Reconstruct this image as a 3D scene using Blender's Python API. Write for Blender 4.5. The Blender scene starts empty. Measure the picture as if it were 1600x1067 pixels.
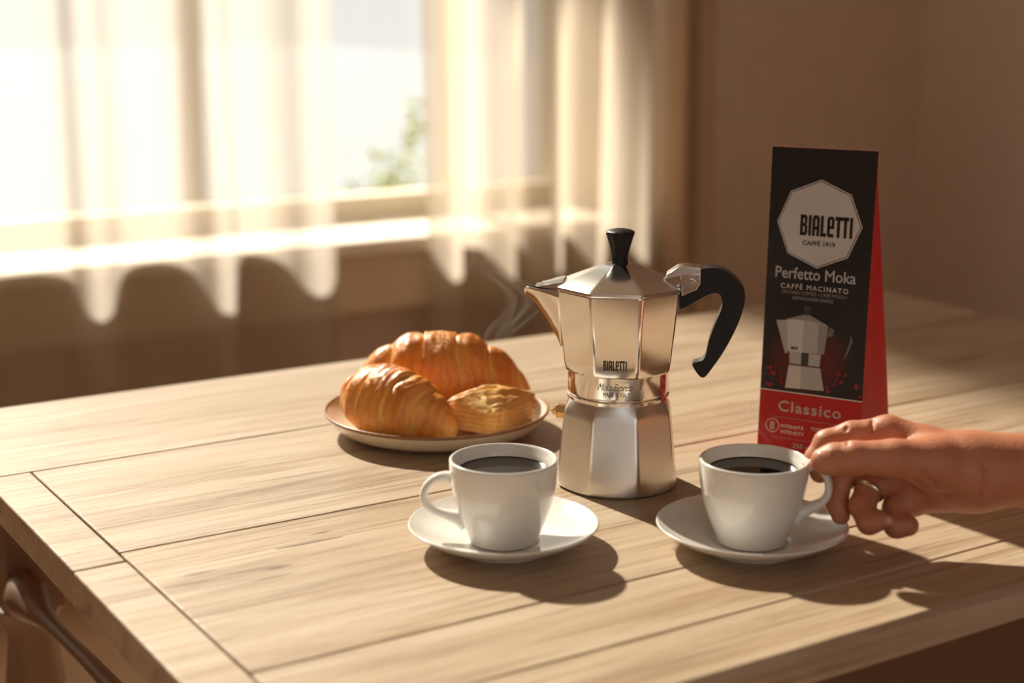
import bpy, bmesh, math, random
import numpy as np
from math import sin, cos, pi, radians, sqrt, atan2
from mathutils import Vector, Matrix

S = bpy.context.scene
COL = S.collection
random.seed(4)

# ------------------------------------------------------------------ camera
cam_d = bpy.data.cameras.new('camera')
cam = bpy.data.objects.new('camera', cam_d)
COL.objects.link(cam)
cam.location = (0, 0, 1.098)
cam.rotation_euler = (radians(90 - 12.5), 0, radians(-32.2))
cam_d.sensor_width = 36
cam_d.lens = 54
cam_d.clip_start = 0.02
cam_d.clip_end = 200
cam_d.dof.use_dof = True
cam_d.dof.focus_distance = 1.085
cam_d.dof.aperture_fstop = 4.0
S.camera = cam

# ------------------------------------------------------------------ world, sun, exposure
W = bpy.data.worlds.new('world')
S.world = W
W.use_nodes = True
W.node_tree.nodes['Background'].inputs[0].default_value = (1.0, 0.97, 0.93, 1)
W.node_tree.nodes['Background'].inputs[1].default_value = 0.78

sun_d = bpy.data.lights.new('sun', 'SUN')
sun = bpy.data.objects.new('sun', sun_d)
COL.objects.link(sun)
sun_d.energy = 15.5
sun_d.color = (1.0, 0.915, 0.80)
sun_d.angle = radians(1.3)
SUN_EL, SUN_AZ = radians(38), radians(0.0)
sdir = Vector((sin(SUN_AZ) * cos(SUN_EL), -cos(SUN_AZ) * cos(SUN_EL), -sin(SUN_EL)))
sun.rotation_euler = sdir.to_track_quat('-Z', 'Y').to_euler()

S.view_settings.view_transform = 'Standard'
S.view_settings.look = 'None'
S.view_settings.exposure = 0.32
S.view_settings.gamma = 1.0
S.view_settings.use_curve_mapping = False
S.cycles.max_bounces = 10
S.cycles.diffuse_bounces = 6
S.cycles.transparent_max_bounces = 24
S.cycles.caustics_reflective = False
S.cycles.caustics_refractive = False
S.cycles.sample_clamp_indirect = 6.0

T = 0.75                     # table top height

# ------------------------------------------------------------------ materials
class Nodes:
    def __init__(self, name):
        self.m = bpy.data.materials.new(name)
        self.m.use_nodes = True
        self.t = self.m.node_tree
        self.t.nodes.clear()
        self.out = self.n('ShaderNodeOutputMaterial')
    def n(self, kind, **kw):
        nd = self.t.nodes.new(kind)
        for k, v in kw.items():
            if hasattr(nd, k):
                setattr(nd, k, v)
        return nd
    def l(self, a, b):
        self.t.links.new(a, b)
    def val(self, sock, v):
        if isinstance(v, bpy.types.NodeSocket):
            self.l(v, sock)
        else:
            sock.default_value = v
    def math(self, op, a, b=0.0, c=0.0, clamp=False):
        nd = self.n('ShaderNodeMath', operation=op, use_clamp=clamp)
        self.val(nd.inputs[0], a); self.val(nd.inputs[1], b); self.val(nd.inputs[2], c)
        return nd.outputs[0]
    def mix(self, f, a, b, blend='MIX'):
        nd = self.n('ShaderNodeMix', data_type='RGBA', blend_type=blend)
        self.val(nd.inputs[0], f); self.val(nd.inputs[6], a); self.val(nd.inputs[7], b)
        return nd.outputs[2]
    def ramp(self, f, stops):
        nd = self.n('ShaderNodeValToRGB')
        e = nd.color_ramp.elements
        while len(e) < len(stops):
            e.new(0.5)
        for q, (p, c) in zip(e, stops):
            q.position = p
            q.color = (*c, 1) if len(c) == 3 else c
        self.l(f, nd.inputs[0])
        return nd.outputs[0]
    def noise(self, vec, scale, detail=4, rough=0.55, dist=0.0):
        nd = self.n('ShaderNodeTexNoise')
        nd.inputs['Scale'].default_value = scale
        nd.inputs['Detail'].default_value = detail
        nd.inputs['Roughness'].default_value = rough
        nd.inputs['Distortion'].default_value = dist
        if vec is not None:
            self.l(vec, nd.inputs['Vector'])
        return nd.outputs[0]
    def coords(self, which='Object'):
        return self.n('ShaderNodeTexCoord').outputs[which]
    def pos(self):
        return self.n('ShaderNodeNewGeometry').outputs['Position']
    def mapping(self, vec, scale=(1, 1, 1), loc=(0, 0, 0), rot=(0, 0, 0)):
        nd = self.n('ShaderNodeMapping')
        self.l(vec, nd.inputs[0])
        nd.inputs[1].default_value = loc
        nd.inputs[2].default_value = rot
        nd.inputs[3].default_value = scale
        return nd.outputs[0]
    def bump(self, h, strength=0.3, dist=0.001):
        nd = self.n('ShaderNodeBump')
        nd.inputs['Strength'].default_value = strength
        nd.inputs['Distance'].default_value = dist
        self.l(h, nd.inputs['Height'])
        return nd.outputs[0]
    def principled(self, color, rough=0.5, metal=0.0, normal=None, **kw):
        b = self.n('ShaderNodeBsdfPrincipled')
        if not isinstance(color, bpy.types.NodeSocket):
            color = (*color, 1) if len(color) == 3 else color
        self.val(b.inputs['Base Color'], color)
        self.val(b.inputs['Roughness'], rough)
        self.val(b.inputs['Metallic'], metal)
        if normal is not None:
            self.l(normal, b.inputs['Normal'])
        for k, v in kw.items():
            self.val(b.inputs[k.replace('_', ' ')], v)
        self.l(b.outputs[0], self.out.inputs[0])
        return b

def c4(c):
    return (*c, 1)

def simple(name, color, rough=0.5, metal=0.0, nscale=None, namt=0.06, bump=0.0, **kw):
    N = Nodes(name)
    v = N.coords()
    h = N.noise(v, nscale or 40, 5)
    dark = tuple(max(0, x * (1 - namt * 2)) for x in color)
    lite = tuple(min(1, x * (1 + namt * 2)) for x in color)
    col = N.mix(h, c4(dark), c4(lite))
    nm = N.bump(h, bump, 0.001) if bump else None
    N.principled(col, rough, metal, nm, **kw)
    return N.m

def wood_table():
    N = Nodes('table_oak')
    p = N.pos()
    rnd = N.n('ShaderNodeObjectInfo').outputs['Random']
    off = N.n('ShaderNodeCombineXYZ')
    N.l(N.math('MULTIPLY', rnd, 7.0), off.inputs[0])
    N.l(N.math('MULTIPLY', rnd, 31.0), off.inputs[1])
    add = N.n('ShaderNodeVectorMath', operation='ADD')
    N.l(p, add.inputs[0]); N.l(off.outputs[0], add.inputs[1])
    v = add.outputs[0]
    g1 = N.noise(N.mapping(v, (2.6, 30, 30)), 1.0, 10, 0.66, 1.0)
    g2 = N.noise(N.mapping(v, (7, 300, 300)), 1.0, 5, 0.62, 0.35)
    g3 = N.noise(N.mapping(v, (1.6, 5.5, 5.5)), 1.0, 3, 0.5, 0.8)
    base = N.ramp(g1, [(0.30, (0.26, 0.178, 0.118)), (0.42, (0.40, 0.295, 0.20)), (0.54, (0.49, 0.385, 0.277)), (0.72, (0.55, 0.455, 0.348))])
    base = N.mix(N.math('MULTIPLY', N.ramp(g3, [(0.35, (0, 0, 0)), (0.7, (1, 1, 1))]), 0.35), base, c4((0.50, 0.35, 0.215)))
    fib = N.ramp(g2, [(0.34, (1, 1, 1)), (0.44, (0, 0, 0))])
    base = N.mix(N.math('MULTIPLY', fib, 0.68), base, c4((0.30, 0.19, 0.10)))
    g4 = N.noise(N.mapping(v, (3.2, 120, 120)), 1.0, 6, 0.6, 0.5)
    lin = N.ramp(g4, [(0.36, (1, 1, 1)), (0.47, (0, 0, 0))])
    base = N.mix(N.math('MULTIPLY', lin, 0.45), base, c4((0.27, 0.165, 0.09)))
    # cracks and knots with places of their own in the boards: (x, y, half length, half width, strength, angle)
    sep = N.n('ShaderNodeSeparateXYZ'); N.l(p, sep.inputs[0])
    wob = N.math('MULTIPLY', N.math('SUBTRACT', N.noise(N.mapping(v, (14, 40, 40)), 1.0, 4), 0.5), 0.009)
    for (x, y, lx, ly, st) in MARKS:
        dx = N.math('DIVIDE', N.math('SUBTRACT', sep.outputs[0], x), lx)
        dy = N.math('DIVIDE', N.math('SUBTRACT', N.math('ADD', sep.outputs[1], wob), y), ly)
        d2 = N.math('ADD', N.math('MULTIPLY', dx, dx), N.math('MULTIPLY', dy, dy))
        f = N.math('MULTIPLY', N.math('SUBTRACT', 1.0, d2, clamp=True), st, clamp=True)
        base = N.mix(f, base, c4((0.13, 0.055, 0.022)))
    hgt = N.math('SUBTRACT', N.math('MULTIPLY', g1, 0.5), N.math('MULTIPLY', N.math('ADD', fib, lin), 0.35))
    rg = N.math('ADD', 0.30, N.math('MULTIPLY', g1, 0.26))
    N.principled(base, rg, 0, N.bump(hgt, 0.6, 0.0011), Specular_IOR_Level=0.5)
    return N.m

def sheer_mat(name, col, transp, transl):
    N = Nodes(name)
    v = N.coords()
    weave = N.noise(N.mapping(v, (30, 30, 3)), 12.0, 3)
    colr = N.mix(weave, c4(tuple(x * 0.93 for x in col)), c4(col))
    tr = N.n('ShaderNodeBsdfTransparent'); tr.inputs[0].default_value = (1.0, 0.97, 0.92, 1)
    tl = N.n('ShaderNodeBsdfTranslucent'); N.l(colr, tl.inputs[0])
    df = N.n('ShaderNodeBsdfDiffuse'); N.l(colr, df.inputs[0])
    m1 = N.n('ShaderNodeMixShader'); m1.inputs[0].default_value = transl
    N.l(df.outputs[0], m1.inputs[1]); N.l(tl.outputs[0], m1.inputs[2])
    m2 = N.n('ShaderNodeMixShader')
    N.l(N.math('ADD', transp - 0.05, N.math('MULTIPLY', weave, 0.1)), m2.inputs[0])
    N.l(m1.outputs[0], m2.inputs[1]); N.l(tr.outputs[0], m2.inputs[2])
    N.l(m2.outputs[0], N.out.inputs[0])
    return N.m

def glass_mat():
    N = Nodes('window_glass')
    tr = N.n('ShaderNodeBsdfTransparent'); tr.inputs[0].default_value = (0.97, 0.98, 0.97, 1)
    gl = N.n('ShaderNodeBsdfGlossy'); gl.inputs[1].default_value = 0.02
    m = N.n('ShaderNodeMixShader'); m.inputs[0].default_value = 0.05
    N.l(tr.outputs[0], m.inputs[1]); N.l(gl.outputs[0], m.inputs[2]); N.l(m.outputs[0], N.out.inputs[0])
    return N.m

def pastry_mat(name, lo, mid, hi):
    N = Nodes(name)
    v = N.coords()
    at = N.n('ShaderNodeAttribute', attribute_name='layer')
    bd = N.n('ShaderNodeAttribute', attribute_name='band')
    st = N.noise(v, 60, 6, 0.65, 0.6)
    sp = N.noise(v, 330, 4, 0.6)
    ln = N.math('SINE', N.math('ADD', N.math('MULTIPLY', bd.outputs['Fac'], 2.4), N.math('MULTIPLY', N.noise(v, 38, 3), 16.0)))
    f = N.math('ADD', N.math('MULTIPLY', at.outputs['Fac'], 0.66), N.math('MULTIPLY', st, 0.34))
    f = N.math('ADD', f, N.math('MULTIPLY', ln, 0.05))
    col = N.ramp(f, [(0.18, lo), (0.48, mid), (0.86, hi)])
    hgt = N.math('ADD', N.math('ADD', st, N.math('MULTIPLY', sp, 0.5)), N.math('MULTIPLY', ln, 0.28))
    N.principled(col, 0.40, 0, N.bump(hgt, 0.5, 0.002), Subsurface_Weight=0.10, Subsurface_Radius=(0.006, 0.003, 0.0015))
    return N.m

def metal_mat(name, col, rough, speck=0.0, streak=0.0):
    N = Nodes(name)
    v = N.coords()
    n1 = N.noise(v, 900, 3, 0.7)
    n2 = N.noise(N.mapping(v, (4, 4, 60)), 8.0, 3)
    r = N.math('ADD', rough, N.math('MULTIPLY', N.math('SUBTRACT', n2, 0.5), streak))
    N.principled(col, r, 1.0, N.bump(n1, speck, 0.0004) if speck else None)
    return N.m

MARKS = [(0.398, 0.8815, 0.026, 0.0018, 6.0), (0.412, 0.8955, 0.010, 0.0014, 1.2), (0.306, 0.8528, 0.022, 0.0022, 0.9), (0.316, 0.868, 0.016, 0.0032, 0.7),
         (0.342, 0.8555, 0.026, 0.0022, 0.8), (0.361, 0.8515, 0.012, 0.003, 0.9), (0.352, 0.838, 0.018, 0.0018, 0.8), (0.33, 0.846, 0.05, 0.016, 0.22), (0.90, 1.22, 0.05, 0.006, 0.35), (1.18, 1.02, 0.05, 0.006, 0.6),
         (1.0, 0.853, 0.02, 0.0015, 0.9), (0.70, 0.66, 0.04, 0.004, 0.35), (0.45, 1.02, 0.05, 0.0012, 0.9), (0.36, 1.05, 0.04, 0.001, 0.8), (0.50, 0.97, 0.06, 0.001, 0.8)]

M = {}
M['oak'] = wood_table()
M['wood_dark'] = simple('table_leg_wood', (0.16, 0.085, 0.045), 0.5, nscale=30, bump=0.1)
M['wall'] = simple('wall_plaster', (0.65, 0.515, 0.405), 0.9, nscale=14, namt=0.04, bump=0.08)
M['ceiling'] = simple('ceiling_paint', (0.72, 0.66, 0.58), 0.9, nscale=10, namt=0.02)
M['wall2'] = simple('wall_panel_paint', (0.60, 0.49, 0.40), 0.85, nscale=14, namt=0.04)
M['trim'] = simple('window_trim_paint', (0.74, 0.66, 0.54), 0.5, nscale=20, namt=0.02)
M['apron'] = simple('window_apron_paint', (0.66, 0.52, 0.37), 0.6, nscale=20, namt=0.03)
M['sheer'] = sheer_mat('sheer_voile', (0.55, 0.495, 0.425), 0.42, 0.58)
M['sheer2'] = sheer_mat('sheer_voile_dense', (0.60, 0.52, 0.42), 0.30, 0.58)
M['drape'] = simple('drape_cloth', (0.50, 0.36, 0.25), 0.95, nscale=60, namt=0.04, bump=0.1)
M['glass'] = glass_mat()
M['terrace'] = simple('terrace_stone', (0.14, 0.15, 0.165), 0.9, nscale=3, namt=0.06)
M['leaf'] = simple('leaf_green', (0.34, 0.40, 0.13), 0.6, nscale=9, namt=0.2)
M['bark'] = simple('bark', (0.36, 0.29, 0.22), 0.9, nscale=30, namt=0.2, bump=0.3)
M['alu'] = metal_mat('polished_aluminium', (0.82, 0.78, 0.74, 1), 0.13, 0.01, 0.05)
M['alu_lid'] = metal_mat('lid_aluminium', (0.83, 0.80, 0.78, 1), 0.17, 0.05, 0.04)
M['alu_base'] = metal_mat('base_aluminium', (0.74, 0.72, 0.69, 1), 0.30, 0.12, 0.06)
M['brass'] = metal_mat('brass', (0.80, 0.50, 0.22, 1), 0.3, 0.0, 0.0)
M['bake'] = simple('black_bakelite', (0.010, 0.009, 0.009), 0.40, nscale=200, namt=0.2, bump=0.02, Specular_IOR_Level=0.3)
M['ink'] = simple('black_ink', (0.012, 0.010, 0.009), 0.55)
M['ceramic'] = simple('white_ceramic', (0.80, 0.785, 0.75), 0.16, nscale=12, namt=0.01, Coat_Weight=0.3, Coat_Roughness=0.05)
M['coffee'] = simple('black_coffee', (0.010, 0.005, 0.003), 0.06, nscale=30, namt=0.2)
M['stoneware'] = simple('cream_stoneware', (0.72, 0.63, 0.50), 0.32, nscale=120, namt=0.06)
M['rim'] = simple('brown_glaze', (0.28, 0.13, 0.055), 0.35, nscale=90, namt=0.2)
M['croissant'] = pastry_mat('croissant_crust', (0.93, 0.58, 0.20), (0.84, 0.36, 0.07), (0.60, 0.18, 0.025))
M['puff'] = pastry_mat('puff_crust', (0.95, 0.70, 0.32), (0.88, 0.50, 0.15), (0.66, 0.26, 0.05))
M['silver'] = simple('silver_foil', (0.70, 0.70, 0.70), 0.34, 0.30, nscale=15, namt=0.03)
M['white_ink'] = simple('white_ink', (0.92, 0.91, 0.88), 0.6)
M['grey_ink'] = simple('grey_ink', (0.36, 0.35, 0.33), 0.6)
M['red_ink'] = simple('red_ink', (0.34, 0.02, 0.02), 0.5)
M['bag_red'] = simple('bag_red', (0.50, 0.012, 0.018), 0.62, nscale=22, namt=0.05, bump=0.15)
M['nail'] = simple('fingernail', (0.64, 0.32, 0.23), 0.3, nscale=60, namt=0.02)
M['ring'] = metal_mat('ring_silver', (0.75, 0.68, 0.58, 1), 0.18)

def skin_mat():
    N = Nodes('skin')
    v = N.coords()
    a = N.noise(v, 45, 4)
    b = N.noise(v, 420, 4, 0.6)
    c = N.noise(N.mapping(v, (60, 60, 60)), 3.0, 3)
    col = N.mix(a, c4((0.45, 0.16, 0.08)), c4((0.58, 0.25, 0.145)))
    N.principled(col, 0.48, 0, N.bump(N.math('ADD', b, N.math('MULTIPLY', c, 0.9)), 0.45, 0.0008),
                 Subsurface_Weight=0.22, Subsurface_Radius=(0.008, 0.0032, 0.0016))
    return N.m
M['skin'] = skin_mat()

def bag_mat():
    N = Nodes('bag_black_print')
    v = N.coords()
    sep = N.n('ShaderNodeSeparateXYZ'); N.l(v, sep.inputs[0])
    dx = N.math('DIVIDE', N.math('ADD', sep.outputs[0], 0.004), 0.034)
    dz = N.math('DIVIDE', N.math('SUBTRACT', sep.outputs[2], 0.082), 0.030)
    d2 = N.math('ADD', N.math('MULTIPLY', dx, dx), N.math('MULTIPLY', dz, dz))
    f = N.math('MULTIPLY', N.math('SUBTRACT', 1.0, d2, clamp=True), 0.8)
    col = N.mix(f, c4((0.012, 0.0115, 0.012)), c4((0.16, 0.008, 0.008)))
    h = N.noise(v, 16, 3)
    N.principled(col, 0.40, 0, N.bump(h, 0.25, 0.003))
    return N.m
M['bag_black'] = bag_mat()

# ------------------------------------------------------------------ mesh helpers
class MB:
    """collects vertices and faces of ONE mesh (coordinates scaled by k)"""
    def __init__(self, k=1.0):
        self.v, self.f, self.mi, self.k = [], [], [], k
    def add(self, verts, faces, mi=0):
        o = len(self.v)
        self.v += [tuple(c * self.k for c in p) for p in verts]
        self.f += [tuple(i + o for i in f) for f in faces]
        self.mi += [mi] * len(faces)
        return self
    def box(self, x0, x1, y0, y1, z0, z1, mi=0):
        v = [(x, y, z) for z in (z0, z1) for y in (y0, y1) for x in (x0, x1)]
        return self.add(v, [(0, 2, 3, 1), (4, 5, 7, 6), (0, 1, 5, 4), (2, 6, 7, 3), (0, 4, 6, 2), (1, 3, 7, 5)], mi)
    def loft(self, rings, closed=True, cap0=False, cap1=False, mi=0):
        n = len(rings[0]); v = [p for r in rings for p in r]; f = []
        for i in range(len(rings) - 1):
            for j in range(n if closed else n - 1):
                a, b = i * n + j, i * n + (j + 1) % n
                f.append((a, b, b + n, a + n))
        if cap0: f.append(tuple(range(n - 1, -1, -1)))
        if cap1: f.append(tuple((len(rings) - 1) * n + j for j in range(n)))
        return self.add(v, f, mi)
    def lathe(self, prof, n=64, cx=0, cy=0, mi=0):
        v, f = [], []; m = len(prof)
        for j in range(n):
            t = 2 * pi * j / n
            v += [(cx + r * cos(t), cy + r * sin(t), z) for r, z in prof]
        for j in range(n):
            for i in range(m - 1):
                a, b = j * m + i, ((j + 1) % n) * m + i
                f.append((a, b, b + 1, a + 1))
        return self.add(v, f, mi)
    def sweep(self, pts, rad, n=14, up=(0, 1, 0), caps=True, mi=0):
        """pts: 3-D path; rad: list of (in-plane radius, across radius)"""
        P = [Vector(p) for p in pts]; upv = Vector(up); rings = []
        for i, p in enumerate(P):
            t = (P[min(i + 1, len(P) - 1)] - P[max(i - 1, 0)]).normalized()
            s = upv - t * upv.dot(t); s.normalize(); q = t.cross(s)
            ra, rb = rad[i]
            rings.append([tuple(p + q * (ra * cos(2 * pi * j / n)) + s * (rb * sin(2 * pi * j / n))) for j in range(n)])
        return self.loft(rings, True, caps, caps, mi)
    def prism(self, outline, y0, y1, mi=0):
        """outline in x,z extruded along y"""
        n = len(outline)
        v = [(x, y0, z) for x, z in outline] + [(x, y1, z) for x, z in outline]
        f = [tuple(range(n)), tuple(range(2 * n - 1, n - 1, -1))]
        f += [(i, i + n, (i + 1) % n + n, (i + 1) % n) for i in range(n)]
        return self.add(v, f, mi)
    def build(self, name, mat, parent=None, smooth=35, bevel=0, bseg=3, sub=0, bangle=35, solid=0):
        me = bpy.data.meshes.new(name)
        me.from_pydata(self.v, [], self.f)
        mats = mat if isinstance(mat, (list, tuple)) else [mat]
        for m in mats:
            me.materials.append(M[m] if isinstance(m, str) else m)
        if len(mats) > 1:
            me.polygons.foreach_set('material_index', self.mi)
        bm = bmesh.new(); bm.from_mesh(me)
        bmesh.ops.remove_doubles(bm, verts=bm.verts, dist=1e-6)
        bmesh.ops.recalc_face_normals(bm, faces=bm.faces)
        bm.to_mesh(me); bm.free()
        if smooth:
            me.shade_smooth()
            me.set_sharp_from_angle(angle=radians(smooth))
        o = bpy.data.objects.new(name, me)
        COL.objects.link(o)
        if parent is not None:
            o.parent = parent
        if solid:
            md = o.modifiers.new('solid', 'SOLIDIFY'); md.thickness = solid; md.offset = -1
        if bevel:
            md = o.modifiers.new('bevel', 'BEVEL'); md.width = bevel; md.segments = bseg
            md.limit_method = 'ANGLE'; md.angle_limit = radians(bangle)
        if sub:
            md = o.modifiers.new('sub', 'SUBSURF'); md.levels = sub; md.render_levels = sub
        return o

def crom(pts, k=6, closed=False):
    """Catmull-Rom through the points"""
    n = len(pts); out = []
    A = [np.array(p, float) for p in pts]
    for i in range(n if closed else n - 1):
        p0 = A[(i - 1) % n] if closed or i > 0 else A[i]
        p1, p2 = A[i], A[(i + 1) % n]
        p3 = A[(i + 2) % n] if closed or i + 2 < n else A[(i + 1) % n]
        for j in range(k):
            t = j / k
            out.append(tuple(0.5 * (2 * p1 + (p2 - p0) * t + (2 * p0 - 5 * p1 + 4 * p2 - p3) * t * t + (3 * p1 - p0 - 3 * p2 + p3) * t ** 3)))
    if not closed:
        out.append(tuple(A[-1]))
    return out

def thing(name, label, cat, loc=(0, 0, 0), rz=0.0, group=None):
    o = bpy.data.objects.new(name, None)
    COL.objects.link(o)
    o.empty_display_size = 0.05
    o.location = loc
    o.rotation_euler = (0, 0, rz)
    return tag(o, label, cat, group)

def tag(o, label, cat=None, group=None, kind=None):
    if label: o['label'] = label
    if cat: o['category'] = cat
    if group: o['group'] = group
    if kind: o['kind'] = kind
    return o

def struct(o, label=None):
    o['kind'] = 'structure'
    if label: o['label'] = label
    return o

def text2d(s, width=None, cap=None, bold=0.0, shear=0.0, spacing=1.0):
    """letters as flat 2-D triangles, left-bottom at 0,0; fitted to width and capital height"""
    cu = bpy.data.curves.new('t', 'FONT')
    cu.body = s; cu.size = 1.0; cu.shear = shear; cu.space_character = spacing
    cu.resolution_u = 3
    o = bpy.data.objects.new('t', cu)
    COL.objects.link(o)
    dg = bpy.context.evaluated_depsgraph_get()
    me = o.evaluated_get(dg).to_mesh()
    V = np.array([v.co[:2] for v in me.vertices]) if len(me.vertices) else np.zeros((1, 2))
    F = [tuple(p.vertices) for p in me.polygons]
    o.evaluated_get(dg).to_mesh_clear()
    bpy.data.objects.remove(o); bpy.data.curves.remove(cu)
    if bold:
        n0 = len(V)
        sh = [(0, 0), (bold, 0), (-bold, 0), (0, bold), (0, -bold)]
        F = [tuple(i + k * n0 for i in f) for k in range(5) for f in F]
        V = np.concatenate([V + np.array(d) for d in sh])
    V[:, 0] -= V[:, 0].min()
    sx = width / V[:, 0].max() if width else None
    sy = cap / 0.70 if cap else sx
    if sx is None: sx = sy
    return V * np.array([sx, sy]), F

def logo2d(width, height):
    """the eight heavy condensed capitals of the maker's word mark, built from bars"""
    R = []
    def r(x0, x1, y0, y1): R.append((x0, x1, y0, y1))
    s, H = 2.3, 11.0
    x = 0
    # B
    r(x, x + s, 0, H); r(x, x + 4.6, H - 1.8, H); r(x, x + 4.9, 4.9, 6.5); r(x, x + 4.9, 0, 1.8)
    r(x + 3.4, x + 5.5, 6.3, H - 0.7); r(x + 3.6, x + 5.8, 0.8, 5.4); x += 6.6
    r(x, x + s, 0, H); x += 3.1                                   # I
    r(x, x + s, 0, H - 1.0); r(x + 3.5, x + 3.5 + s, 0, H - 1.0); r(x + 0.8, x + 5.0, H - 1.9, H); r(x, x + 5.8, 3.4, 5.0); x += 6.6   # A
    r(x, x + s, 0, H); r(x, x + 4.7, 0, 1.9); x += 5.2            # L
    r(x, x + s, 0.8, H - 0.9); r(x + 0.8, x + 4.8, H - 1.8, H - 0.1); r(x + 3.5, x + 5.6, 5.0, H - 0.9); r(x, x + 5.6, 4.4, 6.0); r(x + 0.8, x + 5.4, 0, 1.8); x += 6.2   # e
    r(x, x + 5.4, H - 2.0, H); r(x + 1.6, x + 1.6 + s, 0, H); x += 5.4   # T
    r(x, x + 5.4, H - 2.0, H); r(x + 1.6, x + 1.6 + s, 0, H); x += 6.2   # T
    r(x, x + s, 0, H); x += s                                     # I
    V, F = [], []
    for x0, x1, y0, y1 in R:
        o = len(V)
        c = 0.25
        V += [(x0 + c, y0), (x1 - c, y0), (x1, y0 + c), (x1, y1 - c), (x1 - c, y1), (x0 + c, y1), (x0, y1 - c), (x0, y0 + c)]
        F.append(tuple(range(o, o + 8)))
    V = np.array(V) * np.array([width / x, height / H])
    return V, F

def print_on(name, VF, at, fn, mat, parent, off=0.3, rot=0.0):
    """puts flat print on a surface: fn(u, v, off) gives the point in mm"""
    V, F = VF
    me = bpy.data.meshes.new(name)
    c, s = cos(rot), sin(rot)
    me.from_pydata([tuple(q * 0.001 for q in fn(at[0] + x * c - y * s, at[1] + x * s + y * c, off)) for x, y in V], [], F)
    me.materials.append(M[mat])
    o = bpy.data.objects.new(name, me); COL.objects.link(o); o.parent = parent
    return o

def poly(*pts):
    return np.array(pts, float), [tuple(range(len(pts)))]

def surface_nets(F, xs, ys, zs):
    ins = F < 0
    c = [ins[i:ins.shape[0] - 1 + i, j:ins.shape[1] - 1 + j, k:ins.shape[2] - 1 + k] for i in (0, 1) for j in (0, 1) for k in (0, 1)]
    tot = sum(q.astype(np.int8) for q in c)
    act = (tot > 0) & (tot < 8)
    I, J, K = np.nonzero(act)
    idx = -np.ones(act.shape, np.int64)
    idx[I, J, K] = np.arange(len(I))
    acc = np.zeros((len(I), 3)); cnt = np.zeros(len(I))
    G = (xs, ys, zs); E0 = np.stack([I, J, K], 1)
    for ax in range(3):
        o1, o2 = [q for q in range(3) if q != ax]
        for d1 in (0, 1):
            for d2 in (0, 1):
                A = E0.copy(); A[:, o1] += d1; A[:, o2] += d2
                B = A.copy(); B[:, ax] += 1
                fa = F[A[:, 0], A[:, 1], A[:, 2]]; fb = F[B[:, 0], B[:, 1], B[:, 2]]
                m = (fa < 0) != (fb < 0)
                t = np.where(m, fa / np.where(m, fa - fb, 1), 0)
                for q in range(3):
                    pa = G[q][A[:, q]]; pb = G[q][B[:, q]]
                    acc[:, q] += np.where(m, pa + (pb - pa) * t, 0)
                cnt += m
    V = acc / cnt[:, None]
    Q = []
    for ax in range(3):
        o1, o2 = (ax + 1) % 3, (ax + 2) % 3
        sl0 = [slice(None)] * 3; sl1 = [slice(None)] * 3
        sl0[ax] = slice(0, -1); sl1[ax] = slice(1, None)
        a, b = ins[tuple(sl0)], ins[tuple(sl1)]
        P = np.stack(np.nonzero(a != b), 1)
        ok = (P[:, o1] > 0) & (P[:, o2] > 0) & (P[:, o1] < F.shape[o1] - 1) & (P[:, o2] < F.shape[o2] - 1)
        P = P[ok]
        fl = a[P[:, 0], P[:, 1], P[:, 2]]
        def ci(d1, d2):
            R = P.copy(); R[:, o1] -= d1; R[:, o2] -= d2
            return idx[R[:, 0], R[:, 1], R[:, 2]]
        q = np.stack([ci(1, 1), ci(0, 1), ci(0, 0), ci(1, 0)], 1)
        q[~fl] = q[~fl][:, ::-1]
        Q.append(q)
    return V, np.concatenate(Q)

# ================================================================== the room
def wall(name, boxes, mat, label):
    m = MB()
    for b in boxes: m.box(*b)
    return struct(m.build(name, mat, smooth=0), label)

RX0, RX1, RY0, RY1, RH = -2.2, 3.15, -2.2, 2.95, 3.1
WX0, WX1, WZ0, WZ1 = -0.45, 2.10, 0.62, 2.9          # the window opening
wall('floor', [(RX0 - .2, RX1 + .2, RY0 - .2, RY1 + .25, -0.1, 0)], simple('floor_boards', (0.60, 0.40, 0.25), 0.45, nscale=5, namt=0.15), 'brown wooden floor under the table')
wall('ceiling', [(RX0 - .2, RX1 + .2, RY0 - .2, RY1 + .25, RH, RH + .1)], 'ceiling', 'pale ceiling')
wall('wall_back', [(RX0 - .2, WX0, RY1, RY1 + .22, 0, RH), (WX1, RX1 + .2, RY1, RY1 + .22, 0, RH), (WX0, WX1, RY1, RY1 + .22, 0, WZ0 - .03), (WX0, WX1, RY1, RY1 + .22, WZ1, RH)], 'wall', 'warm brown plaster wall with the window')
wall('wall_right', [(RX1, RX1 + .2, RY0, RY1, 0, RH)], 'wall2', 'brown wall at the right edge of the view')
wall('wall_left', [(RX0 - .2, RX0, RY0, RY1, 0, RH)], 'wall', 'plaster wall left of the viewer')
# wide open gap added in the wall behind the viewer for fill light
LX0, LX1 = -2.0, 0.5
wall('wall_front', [(RX0, LX0, RY0 - .2, RY0, 0, RH), (LX1, RX1, RY0 - .2, RY0, 0, RH), (LX0, LX1, RY0 - .2, RY0, 0, 0.4), (LX0, LX1, RY0 - .2, RY0, 2.8, RH)], 'wall', 'plaster wall behind the viewer')

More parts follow.
